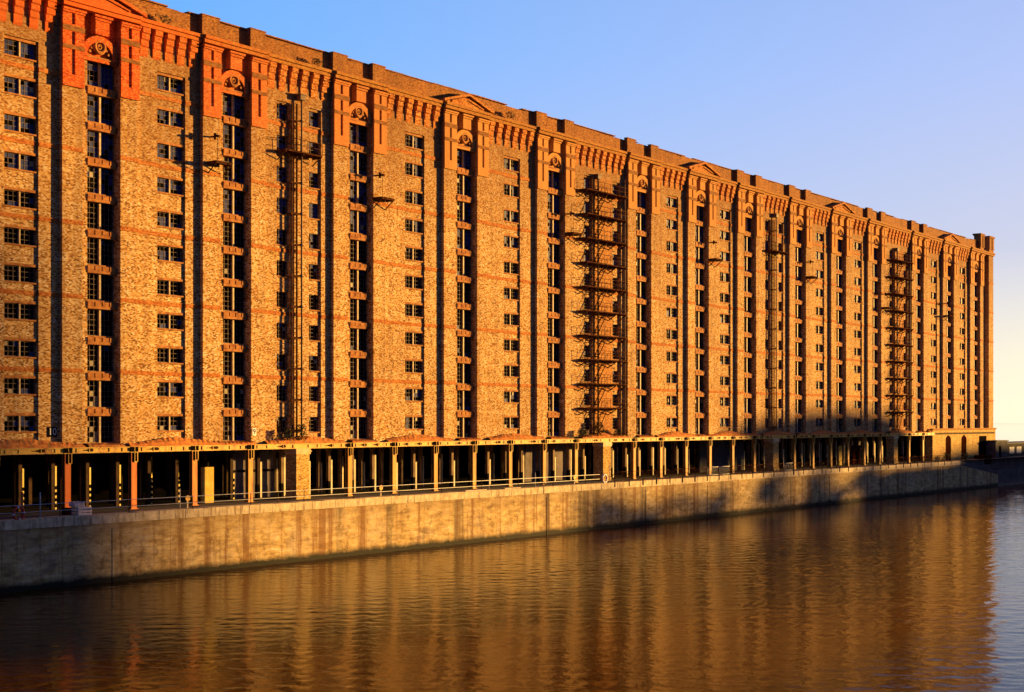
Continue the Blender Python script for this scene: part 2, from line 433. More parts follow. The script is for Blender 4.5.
# arches with roundels
for u in UL:
    c = u + (OP0+OP1)/2; am = MB(); N = 18
    ro, ri = 1.70, 1.22
    for i in range(N):
        t0, t1 = math.pi*i/N, math.pi*(i+1)/N
        P4 = [(c+ro*math.cos(t0), 33.0+ro*math.sin(t0)), (c+ro*math.cos(t1), 33.0+ro*math.sin(t1)),
              (c+ri*math.cos(t1), 33.0+ri*math.sin(t1)), (c+ri*math.cos(t0), 33.0+ri*math.sin(t0))]
        am.prism_y(P4[::-1] if False else P4, -.22, .118)
    am.box(c-.62, c+.62, -.45, .118, 34.72, 36.15)           # centre bracket above the arch
    for s, zz in ((.1, 35.72), (.2, 35.93)): am.box(c-.62-s, c+.62+s, -.45-s, -.452, zz, zz+.16)
    am.box(u+OP0+.02, u+OP1-.02, -.12, .118, 32.78, 33.0)     # lintel
    ao = am.build('arch', REDB, wh)
    rm = MB(); cc = (c+.0, -.08, 33.92)
    rm.torus_y(cc, .44, .16, K=24, k=8); rm.torus_y(cc, .17, .07, K=14, k=6)
    for j in range(9):
        t = math.pi*(j)/8
        p = (c+.92*math.cos(t), 33.12+.9*math.sin(t))
        rm.tube((p[0], .117, p[1]), (p[0], -.12, p[1]), .11, k=8)
    rm.box(c-1.15, c+1.15, -.16, .117, 33.003, 33.14)
    rm.build('roundel', SILL, ao)

# corbel table
cm = MB()
prof = [(0.0,34.05), (-.10,34.25), (-.10,34.75), (-.19,34.85), (-.19,35.25), (-.30,35.35), (-.30,35.72), (-.42,35.80), (-.42,36.18), (.05,36.18), (.05,34.05)]
cm.prism_x(prof[::-1], -.36, .36)
cmesh = cm.mesh('corbel', CORB)
vis = [x for x in corbels if x > -14]
vis.sort(key=lambda x: abs(x-4))
rest = MB()
for n, x in enumerate(vis):
    if n < 99: link('corbel', cmesh, wh, (x, 0, 0))
    else: rest.add(cm, (x, 0, 0))
if rest.v: tag(rest.build('corbel', CORB, wh), kind='stuff')

# cornice, parapet, parapet piers, pediments, turrets
co = MB()
for x0, x1, e in [(X0, UL[0], 0)] + [(u, u+UW, .22) for u in UL] + [(a, b, 0) for a, b, k in segs] + [(UL[-1]+UW, X1, .1)]:
    co.box(x0-e*.5, x1+e*.5, -.48-e, .6, 36.205, 36.5)
    co.box(x0-e*.5, x1+e*.5, -.62-e, .6, 36.503, 36.76)
    co.prism_x([(-.62-e, 36.763), (.1, 36.763), (.1, 37.0)][::1], x0-e*.4, x1+e*.4)
co.build('cornice', CORN, wh)
pp = MB(); r2 = random.Random(5)
x = X0
while x < UL[-1]+UW-.05:
    w = min(r2.uniform(1.5, 5.0), UL[-1]+UW-x)
    pp.box(x, x+w, .1, .55, 36.77, 38.30 + r2.uniform(-.05, .05)); x += w
x = X0
while x < UL[-1]+UW-1.7:
    w = r2.uniform(1.2, 3.6)
    if r2.random() < .8: pp.box(x, min(x+w-.03, UL[-1]+UW-.3), .02, .62, 38.36, 38.42 + r2.uniform(0, .05))
    x += w
pp.build('parapet', GREYB, wh)
for i, u in enumerate(UL[:-1]):
    if i in GABLE: continue
    for p0, p1 in ((u-.05, u+OP0+.05), (u+OP1-.05, u+UW+.05)):
        b = MB(); b.box(p0, p1, -.33, .098, 36.90, 38.42); b.box(p0-.05, p1+.05, -.38, .095, 38.423, 38.50)
        b.build('parapet_pier', REDB if i < 4 and False else GREYB, wh)
for i in sorted(GABLE):
    u = UL[i]; c = u+UW/2; g = MB()
    g.prism_y([(u-.3, 36.77), (u+UW+.3, 36.77), (c, 37.80)], -.55, .098)
    # raking mouldings and sunk panel edge
    for s in (-1, 1):
        ex = c + s*(UW/2+.5)
        pl = [(ex, 36.78), (c, 37.86), (c, 38.10), (ex, 37.02)]
        g.prism_y(pl if s < 0 else pl[::-1], -.86, .05)
        ex2 = c + s*(UW/2-.9)
        pl = [(ex2, 36.92), (c, 37.45), (c, 37.62), (ex2, 37.09)]
        g.prism_y(pl if s < 0 else pl[::-1], -.66, -.553)
    go = g.build('pediment', CORB, wh)
for p0, p1 in ((UL[-1]+OP1-.1, UL[-1]+UW+.2), (205.1, X1+.05)):
    b = MB(); b.box(p0, p1, -.40, .75, 36.78, 39.35); b.box(p0-.12, p1+.12, -.52, .87, 39.353, 39.5); b.box(p0-.2, p1+.2, -.60, .95, 39.503, 39.72)
    c = (p0+p1)/2
    for q0, q1 in ((p0, c-.35), (c+.35, p1)): b.box(q0, q1, -.50, -.403, 37.3, 39.3)
    to = b.build('turret', PANB, wh)

# ------------------------------------------------------------------ windows
def leaf(fr, x0, x1, z0, z1, cols, rows, y):
    fw = .055
    fr.box(x0, x0+fw, y, y+.07, z0, z1); fr.box(x1-fw, x1, y, y+.07, z0, z1)
    fr.box(x0+fw, x1-fw, y, y+.07, z0, z0+fw); fr.box(x0+fw, x1-fw, y, y+.07, z1-fw, z1)
    for i in range(1, cols):
        xx = x0+(x1-x0)*i/cols; fr.box(xx-.016, xx+.016, y+.01, y+.05, z0+fw, z1-fw)
    for j in range(1, rows):
        zz = z0+(z1-z0)*j/rows; fr.box(x0+fw, x1-fw, y+.012, y+.048, zz-.016, zz+.016)
def panes(gl, x0, x1, z0, z1, cols, rows, y, rr, pv, pd, pk):
    for i in range(cols):
        for j in range(rows):
            q = rr.random()
            if q < pv: continue
            m = 1 if q < pv+pk else (2 if q < pv+pk+pd else 0)
            a0, a1 = x0+(x1-x0)*i/cols+.01, x0+(x1-x0)*(i+1)/cols-.01
            b0, b1 = z0+(z1-z0)*j/rows+.01, z0+(z1-z0)*(j+1)/rows-.01
            t = rr.uniform(-.012, .012)
            gl.face([(a0,y+t,b0),(a1,y-t,b0),(a1,y-t,b1),(a0,y+t,b1)], m)
GM = [GLASS, DARKG, SUNPANE]
def klass(k): return 0 if k >= 7 else (1 if k >= 2 else 2)
ODDS = [(.14,.02,.25), (.72,.03,.18), (.42,.12,.28)]      # void, sunlit, dark

def make_set(kind, wdt=1.5):
    """frames, glass variants and sill for one kind of window; origin = centre of the head"""
    F = MB(); M = MB(); S = MB(); L = []
    if kind == 'load':
        h, y = 1.95, .40
        L = [(-1.26, -.09, 3, 5), (.09, 1.26, 3, 5)]
        M.box(-.09, .09, y-.12, y+.1, -h, 0)
        # little balcony-like sill block with slots
        S.box(-1.35, 1.25, -.02, .248, -h-.66, -h-.46); S.box(-1.35, 1.25, .03, .248, -h-.457, -h-.14)
        for q in (-1.35, -.69, -.03, .63): S.box(q, q+.54, -.05, .028, -h-.457, -h-.14)
        S.box(-1.35, 1.25, .12, .36, -h-.137, -h-.02)
    elif kind == 'win':
        h, y = 1.1, .30
        L = [(-1.28, -.06, 3, 3), (.06, 1.28, 3, 3)]
        M.box(-.06, .06, y-.10, y+.1, -h, 0)
        S.box(-1.38, 1.38, .06, .30, -h-.11, -h); S.box(-1.38, 1.38, .09, .148, .0, .18)
    else:
        h, y = 1.3, .32
        L = [(-wdt/2+.08, wdt/2-.08, 3, 4)]
        S.box(-wdt/2+.01, wdt/2-.01, .05, .32, -h-.1, -h)
    for a, b, c, r in L: leaf(F, a, b, -h, 0, c, r, y)
    G = []
    for cl in range(3):
        row = []
        for s in range(6):
            rr = random.Random(100*cl+s+7*len(kind)); g = []
            pv, pd, pk = ODDS[cl]
            pv = min(.95, max(0, pv + rr.uniform(-.2, .25)))
            for a, b, c, r in L:
                g.append(MB()); panes(g[-1], a, b, -h, 0, c, r, y+.03, rr, pv, pd, pk)
            row.append(g)
        G.append(row)
    return F, M, S, G

def place(kind, name, spots, cap, wdt=1.5):
    F, M, S, G = make_set(kind, wdt)
    fm = F.mesh(name, FRAME); mm = M.mesh('mullion', MULL) if M.v else None; sm = S.mesh('sill', SILL)
    gm = [[[q.mesh('glass', GM) for q in g if q.v] for g in row] for row in G]
    restF = MB(); rr = random.Random(len(spots))
    for n, (x, z, k) in enumerate(spots):
        cl = klass(k); s = rr.randrange(6)
        if n < cap:
            o = link(name, fm, wh, (x, 0, z))
            for q in gm[cl][s]: link('glass', q, o)
            if mm: link('mullion', mm, o)
            link('sill', sm, o)
        else:
            restF.add(F, (x,0,z), 0); restF.add(M, (x,0,z), 1); restF.add(S, (x,0,z), 2)
            for q in G[cl][s]: restF.add(q, (x,0,z), 3)
    if restF.v: tag(restF.build(name, [FRAME, MULL, SILL] + GM, wh), kind='stuff')

inview = lambda x: x > -2
ls = [(u+3.85, z, k) for u, z, k in load_spots]
ls.sort(key=lambda q: (not inview(q[0]), q[0]))
place('load', 'loading_window', ls, 99)
ws = sorted(win_spots, key=lambda q: (not inview(q[0]), q[0]))
place('win', 'window', ws, 99)
place('stair', 'narrow_window', [(x, z, k) for x, w, z, k in stair_spots], 99, 1.5)

# ------------------------------------------------------------------ canopy: beam, columns, tiled skirting roof
YC = -1.0; ZBM0, ZBM1 = 4.22, 4.64
cols = [4.75 + 5.93*k for k in range(-3, 30)]
brick_cols = {28.47: 1, 76.4: 1, 118.1: 1, 158.8: 1}
pier_k = [4, 12, 19, 26]
XEND = 176.0
bm = MB()
bm.box(X0, XEND, YC-.20, YC+.12, ZBM1-.07, ZBM1); bm.box(X0, XEND, YC-.05, YC+.05, ZBM0+.07, ZBM1-.07); bm.box(X0, XEND, YC-.20, YC+.12, ZBM0, ZBM0+.07)
bm.box(X0, XEND, YC-.12, YC-.06, ZBM0+.072, ZBM1-.072)
for c in cols[:-1]:
    for q in (.8, 1.9, 3.7, 4.9):
        if c+q < XEND: bm.box(c+q-.03, c+q+.03, YC-.17, YC-.122, ZBM0+.073, ZBM1-.073)
bm.build('canopy_beam', YEL, wh)
rr = random.Random(3)
for c in cols:
    if c > XEND-3: continue
    for q in (1.45, 3.2):
        if rr.random() < .78:
            mm_ = MB(); L_ = rr.uniform(.8, 1.35); n = 9; top = []; bot = []
            x0 = c+q-.2+rr.uniform(-.2,.2); z0 = (ZBM0+ZBM1)/2
            for i in range(n+1):
                t = i/n; w = .03 + .15*max(0, (t-.25))*(1-t)**.35*2.0 + rr.uniform(0,.018)
                top.append((x0+L_*t, z0+w-.01)); bot.append((x0+L_*t, z0-w*.8))
            mm_.prism_y(bot+top[::-1], YC-.128, YC-.121)
            mm_.build('corroded_slot', RUSTM, wh)

ct = MB(); rv = MB()
ct.box(-.25, .25, -.18, -.14, 0, ZBM0-.003); ct.box(-.25, .25, .14, .18, 0, ZBM0-.003); ct.box(-.02, .02, -.14, .14, 0, ZBM0-.003)
for j in range(24):
    for s in (-.17, .17):
        ct.box(s-.02, s+.02, -.195, -.18, .12+j*.165, .155+j*.165)
ct.box(-.34, .34, -.24, .24, .005, .06)
bk = MB()
bk.box(-.36, -.06, -.235, -.203, ZBM0+.03, ZBM1-.02, 0); bk.box(.06, .36, -.235, -.203, ZBM0+.03, ZBM1-.02, 0)
bk.box(-.02, .02, -.27, -.205, 3.5, ZBM1-.02, 1)
bk.box(-.16, .26, -.205, -.183, 3.55, ZBM0-.02, 0); bk.box(.26, .32, -.24, -.17, 3.5, ZBM0-.02, 1)
bk.box(-.4, .4, -.25, -.21, ZBM0-.018, ZBM0+.028, 1); bk.box(.02, .26, -.22, -.183, 3.46, 3.549, 1)
cmesh2 = ct.mesh('column', COLP); bmesh2 = bk.mesh('bracket', [BLKP, YEL])
bp = MB(); bp.box(-.78, .78, -.35, .9, 0, 3.75);  bp.box(-.84,.84,-.42,.9,.0,.35)
cq = MB(); cq.box(-.86,.86,-.42,.95,3.753,ZBM0-.004); cq.box(-.92,.92,-.48,.95,3.95,4.05); capm = cq.mesh('capital', CAPM)
bpm = bp.mesh('brick_pier', BUFFP)
for k, c in enumerate(cols):
    if c > XEND-1: continue
    if k-3 in pier_k:
        o = link('brick_pier', bpm, wh, (c, YC+.1, 0)); link('capital', capm, o)
    else:
        o = link('column', cmesh2, wh, (c, YC, 0)); link('bracket', bmesh2, o)

# red tiled skirting: low strip with hipped mounds below each window column
r3 = random.Random(9)
def skirt(a, b, peak):
    m = MB(); n = 40
    xs = [a+(b-a)*i/n for i in range(n+1)]
    def h(x):
        t = (x-a)/(b-a)
        base = .26
        if peak:
            if t < .42: base += .38*max(0, (t-.08)/.34)
            elif t < .52: base += .38
            else: base += .38*max(0, 1-(t-.52)/.46)
        return base
    hs = [h(x)+r3.uniform(-.06,.05) for x in xs]; mid = [h(x)*.45+r3.uniform(-.03,.03) for x in xs]
    fy = YC+.13
    for i in range(n):
        y1 = -.36
        m.face([(xs[i],fy,ZBM1-.03),(xs[i+1],fy,ZBM1-.03),(xs[i+1],(fy+y1)/2-.08,ZBM1+.03+mid[i+1]),(xs[i],(fy+y1)/2-.08,ZBM1+.03+mid[i])])
        m.face([(xs[i],(fy+y1)/2-.08,ZBM1+.03+mid[i]),(xs[i+1],(fy+y1)/2-.08,ZBM1+.03+mid[i+1]),(xs[i+1],y1,ZBM1+hs[i+1]),(xs[i],y1,ZBM1+hs[i])])
        m.face([(xs[i],y1,ZBM1+hs[i]),(xs[i+1],y1,ZBM1+hs[i+1]),(xs[i+1],.2,ZBM1+hs[i+1]*.8),(xs[i],.2,ZBM1+hs[i]*.8)])
    m.build('skirting_roof', TILE, wh)
for i, (a, b, k) in enumerate(segs):
    if a > XEND: break
    c = (a+b)/2+.3
    skirt(c-4.6, min(c+4.9, XEND), True)
for u in UL:
    if u < XEND-6: skirt(u+2.0, u+OP1+.1, False)

# undercroft: ceiling, back wall, inner columns, partitions
ce = MB(); ce.box(X0, X1-.7, YC+.16, 37.3, ZBM1-.34, ZBM1-.05)
for yy in (3.2, 8.0, 13.0): ce.box(X0, XEND, yy-.15, yy+.15, ZBM1-.62, ZBM1-.343)
ce.build('ceiling', CEIL, wh)
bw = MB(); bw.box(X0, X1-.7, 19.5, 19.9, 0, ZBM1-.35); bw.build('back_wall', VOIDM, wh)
uf = MB(); uf.box(X0, XEND, .9, 37, -.01, .012); uf.build('undercroft_shade_sheet', DARKF, wh)  # near-black sheet laid over the floor for the undercroft's darkness
for rowi, yy in enumerate((3.2, 6.5, 10.0)):
    for k in range(-1, 30):
        for dx in ((2.0, 5.1) if rowi == 0 else (3.4, .4)):
            x = 4.75+5.93*k+dx+rowi*.8
            if x > XEND-2: continue
            tall = rr.uniform(3.0, 3.6) if rr.random() < .75 else rr.uniform(1.4, 2.6)
            c = MB(); c.box(-.20,.10,-.15,.15,0,ZBM1-.63); c.box(-.28,.2,-.22,.22,ZBM1-.80,ZBM1-.631)
            o = c.build('inner_column', SHADEC if x < 30 else SHADEP, wh, (x, yy, 0))  # dark shaft: the column's shade is put into its colour
            if rowi and rr.random() < .45: continue
            d = MB()
            if x < 27:
                for j in range(4): d.box(.102,.24,-.17,.0,.16+j*.44,.42+j*.44)
                d.build('black_band', BLKP, o)
                e = MB(); e.box(.103,.235,-.165,.0,0,tall); e.build('sunlit_strip', YSTRIP, o)  # pale strip added as the sunlit edge of the column
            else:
                e = MB(); e.box(.103,.30,-.165,.0,.02,max(tall, 2.6)); e.build('sunlit_strip', WCOL, o)
                if rowi == 0:
                    d.box(-.22,.101,-.17,.17,0,1.15); d.build('base_band', BLKP, o)
def slab(name, m, x0, x1, y0, y1, z0, z1):
    b = MB(); b.box(x0, x1, y0, y1, z0, z1); return b.build(name, m, wh)
slab('partition_wall', PLAST, 25.2, 30.2, 3.9, 4.2, 0, 4.0)
slab('partition_rail', BLKP, 25.2, 30.2, 3.84, 3.898, 2.2, 2.4)
slab('partition_wall', PLAST, 67.5, 79.5, 4.2, 4.5, 0, 4.0)
d = MB(); d.box(77.0, 80.0, 4.10, 4.198, 0, 2.5); d.build('dark_doorway', BLKP, wh)
slab('partition_wall', GREYW, 104.5, 116.6, 3.0, 3.3, 0, 4.0)
slab('partition_wall', YWALL, 19.2, 20.4, .8, 1.0, 0, 2.85)
slab('partition_wall', YWALL, 143.2, 144.3, 1.2, 1.4, 0, 2.9)
slab('partition_wall', DOORM, 147.5, 150.4, .9, 1.1, 0, 2.9)

# solid brick ground floor at the right end, with arched doors
ge = MB(); YE = -.75
doors = [(182.0, 184.6, True), (189.6, 192.2, True), (198.6, 202.6, False)]
x = 176.0
for a, b, arched in doors:
    ge.box(x, a, YE, .5, 0, 5.0); ge.box(a, b, YE, .5, 3.9 if not arched else 4.15, 5.0); x = b
    if arched:
        n = 8
        for i in range(n):
            t0, t1 = i/n, (i+1)/n
            z0 = 3.6+.55*math.sin(math.pi*t0); z1 = 3.6+.55*math.sin(math.pi*t1)
            ge.prism_y([(a+(b-a)*t0, z0), (a+(b-a)*t1, z1), (a+(b-a)*t1, 4.149), (a+(b-a)*t0, 4.149)], YE, .5)
ge.box(x, X1, YE, .5, 0, 5.0)
ge.build('ground_floor_wall', BUFFP, wh)
st = MB(); st.box(176, X1+.15, YE-.12, YE+.4, 5.003, 5.3); st.build('string_course', CORN, wh)
for a, b, arched in doors:
    d = MB(); d.box(a, b, YE+.10, YE+.2, 0, 4.2 if arched else 3.95)
    for j in range(1, 4): d.box(a+(b-a)*j/4-.02, a+(b-a)*j/4+.02, YE+.08, YE+.098, .1, 3.6)
    o = d.build('door', DOORM if arched else BLKP, wh)
cp = MB(); cp.box(X0-.0, 176.0, YC+.2, -.36, ZBM1-.04, ZBM1-.002); cp.build('canopy_deck', CEIL, wh)

# ------------------------------------------------------------------ iron work on the facade
def drainpipe(x, y, z0, z1, head=True, r=.11):
    p = MB(); p.tube((x,y,z0),(x,y,z1), r, k=10)
    z = z0+.8
    while z < z1:
        p.tube((x,y,z),(x,y,z+.14), r*1.4, k=10); p.box(x-.16, x+.16, y+.02, .0, z+.02, z+.11); z += 2.61
    if head:
        p.box(x-.30, x+.30, y-.2, y+.3, z1+.003, z1+.4); p.box(x-.38, x+.38, y-.26, y+.34, z1+.403, z1+.52)
        p.tube((x+.3, y, z1+.25), (x+1.0, 0, z1+.4), .09)
    return p.build('drainpipe', PIPE, wh)

def rails(m, x0, x1, y, z, h=1.0, step=1.2, r=.022):
    m.tube((x0,y,z+h),(x1,y,z+h), r, k=6); m.tube((x0,y,z+h*.5),(x1,y,z+h*.5), r*.8, k=6)
    n = max(1, int(round((x1-x0)/step)))
    for i in range(n+1):
        xx = x0+(x1-x0)*i/n; m.tube((xx,y,z),(xx,y,z+h), r, k=6)

def fire_escape(a, b, pipe_x):
    x0, x1 = a+1.3, b-1.5
    fe = MB()
    fe.tube((x0+.3,-1.15,5.1),(x0+.3,-1.15,5.6), .04, k=6)
    root = None
    for k, zt in enumerate(ROW):
        if k == 0: continue
        z = zt-1.3-.22
        l = MB()
        l.box(x0, x1, -1.25, -1.21, z-.10, z+.02); l.box(x0, x1, -.14, -.08, z-.10, z+.02)
        nb = int((x1-x0)/.2)
        for i in range(nb): l.box(x0+.2*i, x0+.2*i+.09, -1.209, -.141, z-.04, z)
        for q in (x0+.15, x0+2.0, x0+4.2, x1-2.2, x1-.2):
            l.tube((q,-1.1,z-.2),(q,-.02,z-.8), .06, k=6); l.box(q-.05,q+.05,-1.188,0,z-.18,z-.041)
        if root is None:
            root = l.build('fire_escape', DSTEEL, wh); par = root
        else: l.build('landing', DSTEEL, root)
        rl = MB(); rails(rl, x0+.02, x1-.02, -1.21, z+.022, .95)
        for yy in (-1.21, -.2):
            pass
        rl.tube((x0+.02,-1.21,z+.97),(x0+.02,-.1,z+.97), .022, k=6); rl.tube((x1-.02,-1.21,z+.97),(x1-.02,-.1,z+.97), .022, k=6)
        rl.build('railing', DSTEEL, root)
        # steep flight down to the next landing
        zl = z-2.61 if k > 1 else 4.9
        fl = MB(); xa, xb = x0+2.3, x0+4.4
        for yy in (-1.0, -.45):
            fl.tube((xa,yy,zl),(xb,yy,z-.05), .05, k=6)
            fl.tube((xa,yy,zl+.85),(xb,yy,z+.8), .02, k=6)
        ns = 9
        for i in range(1, ns):
            t = i/ns; fl.box(xa+(xb-xa)*t-.12, xa+(xb-xa)*t+.12, -.99, -.46, zl+(z-zl)*t-.015, zl+(z-zl)*t+.015)
        fl.build('stair_flight', DSTEEL, root)
    return root

for i, (a, b, k) in enumerate(segs):
    if k == 's':
        fire_escape(a, b, 0)
        drainpipe(a+4.9, -.30, 4.9, 33.0, True, .10); drainpipe(b-.5, -.25, 4.9, 33.6, False, .08)
    if k == 'c':
        drainpipe(a+4.25, -.34, 4.9, 33.6, True, .08)
        ld = MB(); xl = a+3.45
        for q in (-.28, .28): ld.box(xl+q-.055, xl+q+.055, -.34, -.22, 4.9, 33.2)
        zz = 5.1
        while zz < 33: ld.box(xl-.225, xl+.225, -.30, -.26, zz, zz+.045); zz += .42
        zz = 5.6
        while zz < 33:
            ld.box(xl-.5, xl+1.0, -.36, -.341, zz, zz+.12)
            for q in (-.4, .4): ld.box(xl+q-.03, xl+q+.03, -.34, .0, zz, zz+.08)
            zz += 2.61
        ld.build('ladder', DSTEEL, wh)
        m = MB(); z = ROW[9]-1.32; x0, x1 = a+1.6, b-2.2
        m.box(x0, x1, -1.1, -.02, z-.12, z)
        for q in (x0+.1, (x0+x1)/2, x1-.1):
            m.tube((q,-1.0,z-.1),(q,-.02,z-.8), .05, k=6); m.box(q-.05, q+.05, -1.05, -.02, z-.26, z-.123)
        o = m.build('balcony', DSTEEL, wh)
        rl = MB(); rails(rl, x0, x1, -1.07, z, 1.0, .9, .025)
        rl.tube((x0,-1.07,z+1.0),(x0,-.02,z+1.0), .025, k=6); rl.tube((x1,-1.07,z+1.0),(x1,-.02,z+1.0), .025, k=6)
        rl.build('railing', DSTEEL, o)

def hoist(x, z, yf):
    m = MB()
    m.box(x-.9, x+.9, yf-1.05, yf-.005, z-.06, z+.02); m.box(x-.9, x-.82, yf-1.0, yf-.01, z-.22, z-.063); m.box(x+.82, x+.9, yf-1.0, yf-.01, z-.22, z-.063)
    for q in (-.8, .8): m.tube((x+q,yf-.9,z-.2),(x+q,yf-.02,z-.9), .05, k=6)
    m.box(x-.815, x+.815, yf-1.04, yf-.96, z-.18, z-.063)
    o = m.build('loading_platform', DSTEEL, wh)
    a = MB(); a.tube((x-.5,yf,z+2.0),(x-.5,yf-.95,z+2.0), .07, k=6); a.tube((x-.75,yf-.75,z+2.0),(x-.2,yf-.75,z+2.0), .10, k=8); a.tube((x-.5,yf-.8,z+1.98),(x-.5,yf-.8,z+.02), .02, k=5)
    a.tube((x-.5,yf-.5,z+2.25),(x-.5,yf-.5,z+1.75), .10, k=8)
    a.build('hoist_arm', DSTEEL, o)
Z9 = ROW[8] - 1.6
hoist(UL[2]+1.3, Z9+.75, -.35); hoist(UL[3]+6.0, Z9+.3, -.35); hoist(UL[5]+6.0, Z9+.3, -.35)
hoist(UL[7]+6.0, Z9+.3, -.35); hoist(UL[9]+6.0, Z9+.3, -.35); hoist(UL[11]+6.0, Z9-2.3, -.35); hoist(UL[13]+1.2, Z9-2.0, -.35)

# number plates
def text_mesh(s, size, m):
    cu = bpy.data.curves.new('numeral', 'FONT'); cu.body = s; cu.size = size; cu.extrude = .006; cu.align_x = 'CENTER'; cu.align_y = 'CENTER'
    o = bpy.data.objects.new('numeral', cu); COL.objects.link(o)
    bpy.context.view_layer.update()
    me = bpy.data.meshes.new_from_object(o.evaluated_get(bpy.context.evaluated_depsgraph_get()))
    me.name = 'numeral'; me.materials.clear(); me.materials.append(m)
    bpy.data.objects.remove(o); return me
def number_sign(x, y, z, s, w, h, pm, nm, size):
    b = MB(); b.box(-w/2, w/2, -.03, 0, -h/2, h/2)
    o = b.build('number_sign', pm, wh, (x, y, z))
    n = link('numeral', text_mesh(s, size, nm), o, (0, -.038, 0)); n.rotation_euler = (R(90), 0, 0)
number_sign(4.30, -.004, 5.75, '10', .85, .70, BLKP, WHITEP, .72)
number_sign(23.72, -.356, 5.65, '9', .42, .62, WHITEP, BLKP, .62)

# ------------------------------------------------------------------ setting: quay, dock, river, ground
def struct(name, m, mb): return tag(mb.build(name, m), kind='structure')
YQ = -4.6; ZW = -4.75
g = MB(); g.face([(-400,YQ+.6,0),(176,YQ+.6,0),(176,40,0),(-400,40,0)]); g.face([(176,YQ+.6,0),(260,YQ+.6,0),(260,40,0),(176,40,0)])
struct('quayside', GROUND, g)
g = MB()
g.face([(-4000,40.01,-.02),(300,40.01,-.02),(300,6000,-.02),(-4000,6000,-.02)])
g.face([(-4000,YQ,-.03),(-400,YQ,-.03),(-400,40.01,-.03),(-4000,40.01,-.03)])
g.face([(260,YQ+.6,-.03),(300,YQ+.6,-.03),(300,40.01,-.03),(260,40.01,-.03)])
g.face([(-4000,-3000,-.02),(1200,-3000,-.02),(1200,-84,-.02),(-4000,-84,-.02)])
struct('ground', EARTH, g)
import numpy as np
def rippled_water():
    rs = np.random.RandomState(4)
    gx = np.arange(-50, 300.01, .21); gy = np.arange(-84, YQ+.31, .21); gy[-1] = YQ+.3; gx[-1] = 300
    X, Y = np.meshgrid(gx, gy); Zs = np.zeros_like(X)
    base = math.radians(36)
    # patches of stronger and weaker ripple
    patch = .75 + .25*np.sin(X*.043+Y*.061+1.0) + .2*np.sin(X*.091-Y*.052+2.2) + .12*np.sin(X*.19+Y*.16)
    for i in range(46):
        lam = .62*(2.4/.62)**(rs.rand()**1.5); k = 2*math.pi/lam
        th = base + rs.randn()*.75
        a = .0105/k*(1.0 if lam < 1.5 else .6)
        Zs += a*np.sin(k*(X*math.cos(th)+Y*math.sin(th)) + rs.rand()*6.283 + .7*np.sin(.11*X*rs.rand()+.13*Y*rs.rand()))
    Zs = Zs*patch + ZW
    nx, ny = len(gx), len(gy)
    co = np.stack([X, Y, Zs], -1).reshape(-1, 3)
    idx = np.arange(nx*ny).reshape(ny, nx)
    q = np.stack([idx[:-1,:-1], idx[:-1,1:], idx[1:,1:], idx[1:,:-1]], -1).reshape(-1, 4)
    ex = np.array([[-600,-84,ZW],[-50,-84,ZW],[-50,YQ+.3,ZW],[-600,YQ+.3,ZW]]); n = len(co)
    co = np.concatenate([co, ex]); q = np.concatenate([q, [[n,n+1,n+2,n+3]]])
    me = bpy.data.meshes.new('dock_water')
    me.vertices.add(len(co)); me.vertices.foreach_set('co', co.astype(np.float32).ravel())
    me.loops.add(q.size); me.loops.foreach_set('vertex_index', q.astype(np.int32).ravel())
    me.polygons.add(len(q)); me.polygons.foreach_set('loop_start', np.arange(0, q.size, 4, dtype=np.int32))
    me.polygons.foreach_set('use_smooth', np.ones(len(q), dtype=bool))
    me.materials.append(WATER); me.update(calc_edges=True)
    return me
tag(link('dock_water', rippled_water()), kind='structure')
g = MB(); g.face([(300,-84,ZW+.02),(9000,-84,ZW+.02),(9000,7000,ZW+.02),(300,7000,ZW+.02)]); struct('river', RIVER, g)
ok = MB(); ok.box(-600, 600, -84.6, -84, ZW-2, -.01); ok.build('far_quay_wall', QUAY)
o = bpy.data.objects['far_quay_wall']; o.name = 'quay_wall'
tag(o, 'dock wall on the near side of the water below the camera', 'quay wall')

qw = empty('quay_wall', (60, YQ, ZW), 'long pale stone dock wall with dark tide band below the warehouse quay', 'quay wall')
def qpart(name, mb, m):
    o = mb.build(name, m); o.parent = qw; o.matrix_parent_inverse = Matrix.Translation((-60, -YQ, -ZW)); return o
w = MB(); slots = [5.0, 59.3, 62.0, 98.0]
xs = [-400]
recess = [(4.2, 5.9), (59.0, 59.5), (78.3, 78.6), (92.2,92.6), (107.5,107.8), (126.5,126.9)]
x = -400
for a, b in recess:
    w.box(x, a, YQ, YQ+1.2, ZW-3, -.62); w.box(a, b, YQ+.035, YQ+1.2, ZW-3, -1.0); w.box(a, b, YQ, YQ+1.2, -1.0, -.62); x = b
w.box(x, 178, YQ, YQ+1.2, ZW-3, -.62)
w.prism_y([(178,ZW-3),(197,ZW-3),(197,-2.7),(178,-.62)], YQ, YQ+1.2)
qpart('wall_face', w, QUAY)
cpx = -60.0; rr = random.Random(21)
cps = MB()
while cpx < 178:
    L_ = rr.uniform(1.4, 3.2); L_ = min(L_, 178-cpx)
    d = rr.uniform(-.03, .03); hh = rr.choice((.62, .62, .62, .62, .55)); 
    cps.box(cpx+.005, cpx+L_-.005, YQ-.10+d, YQ+1.0, -.617, .03+rr.uniform(-.02,.02)); cpx += L_
qpart('coping', cps, COPE)
rp = MB(); rp.prism_y([(178,-.617),(197,-2.697),(197,-2.05),(178,.03)], YQ-.05, YQ+1.0); qpart('ramp_coping', rp, GREYW)

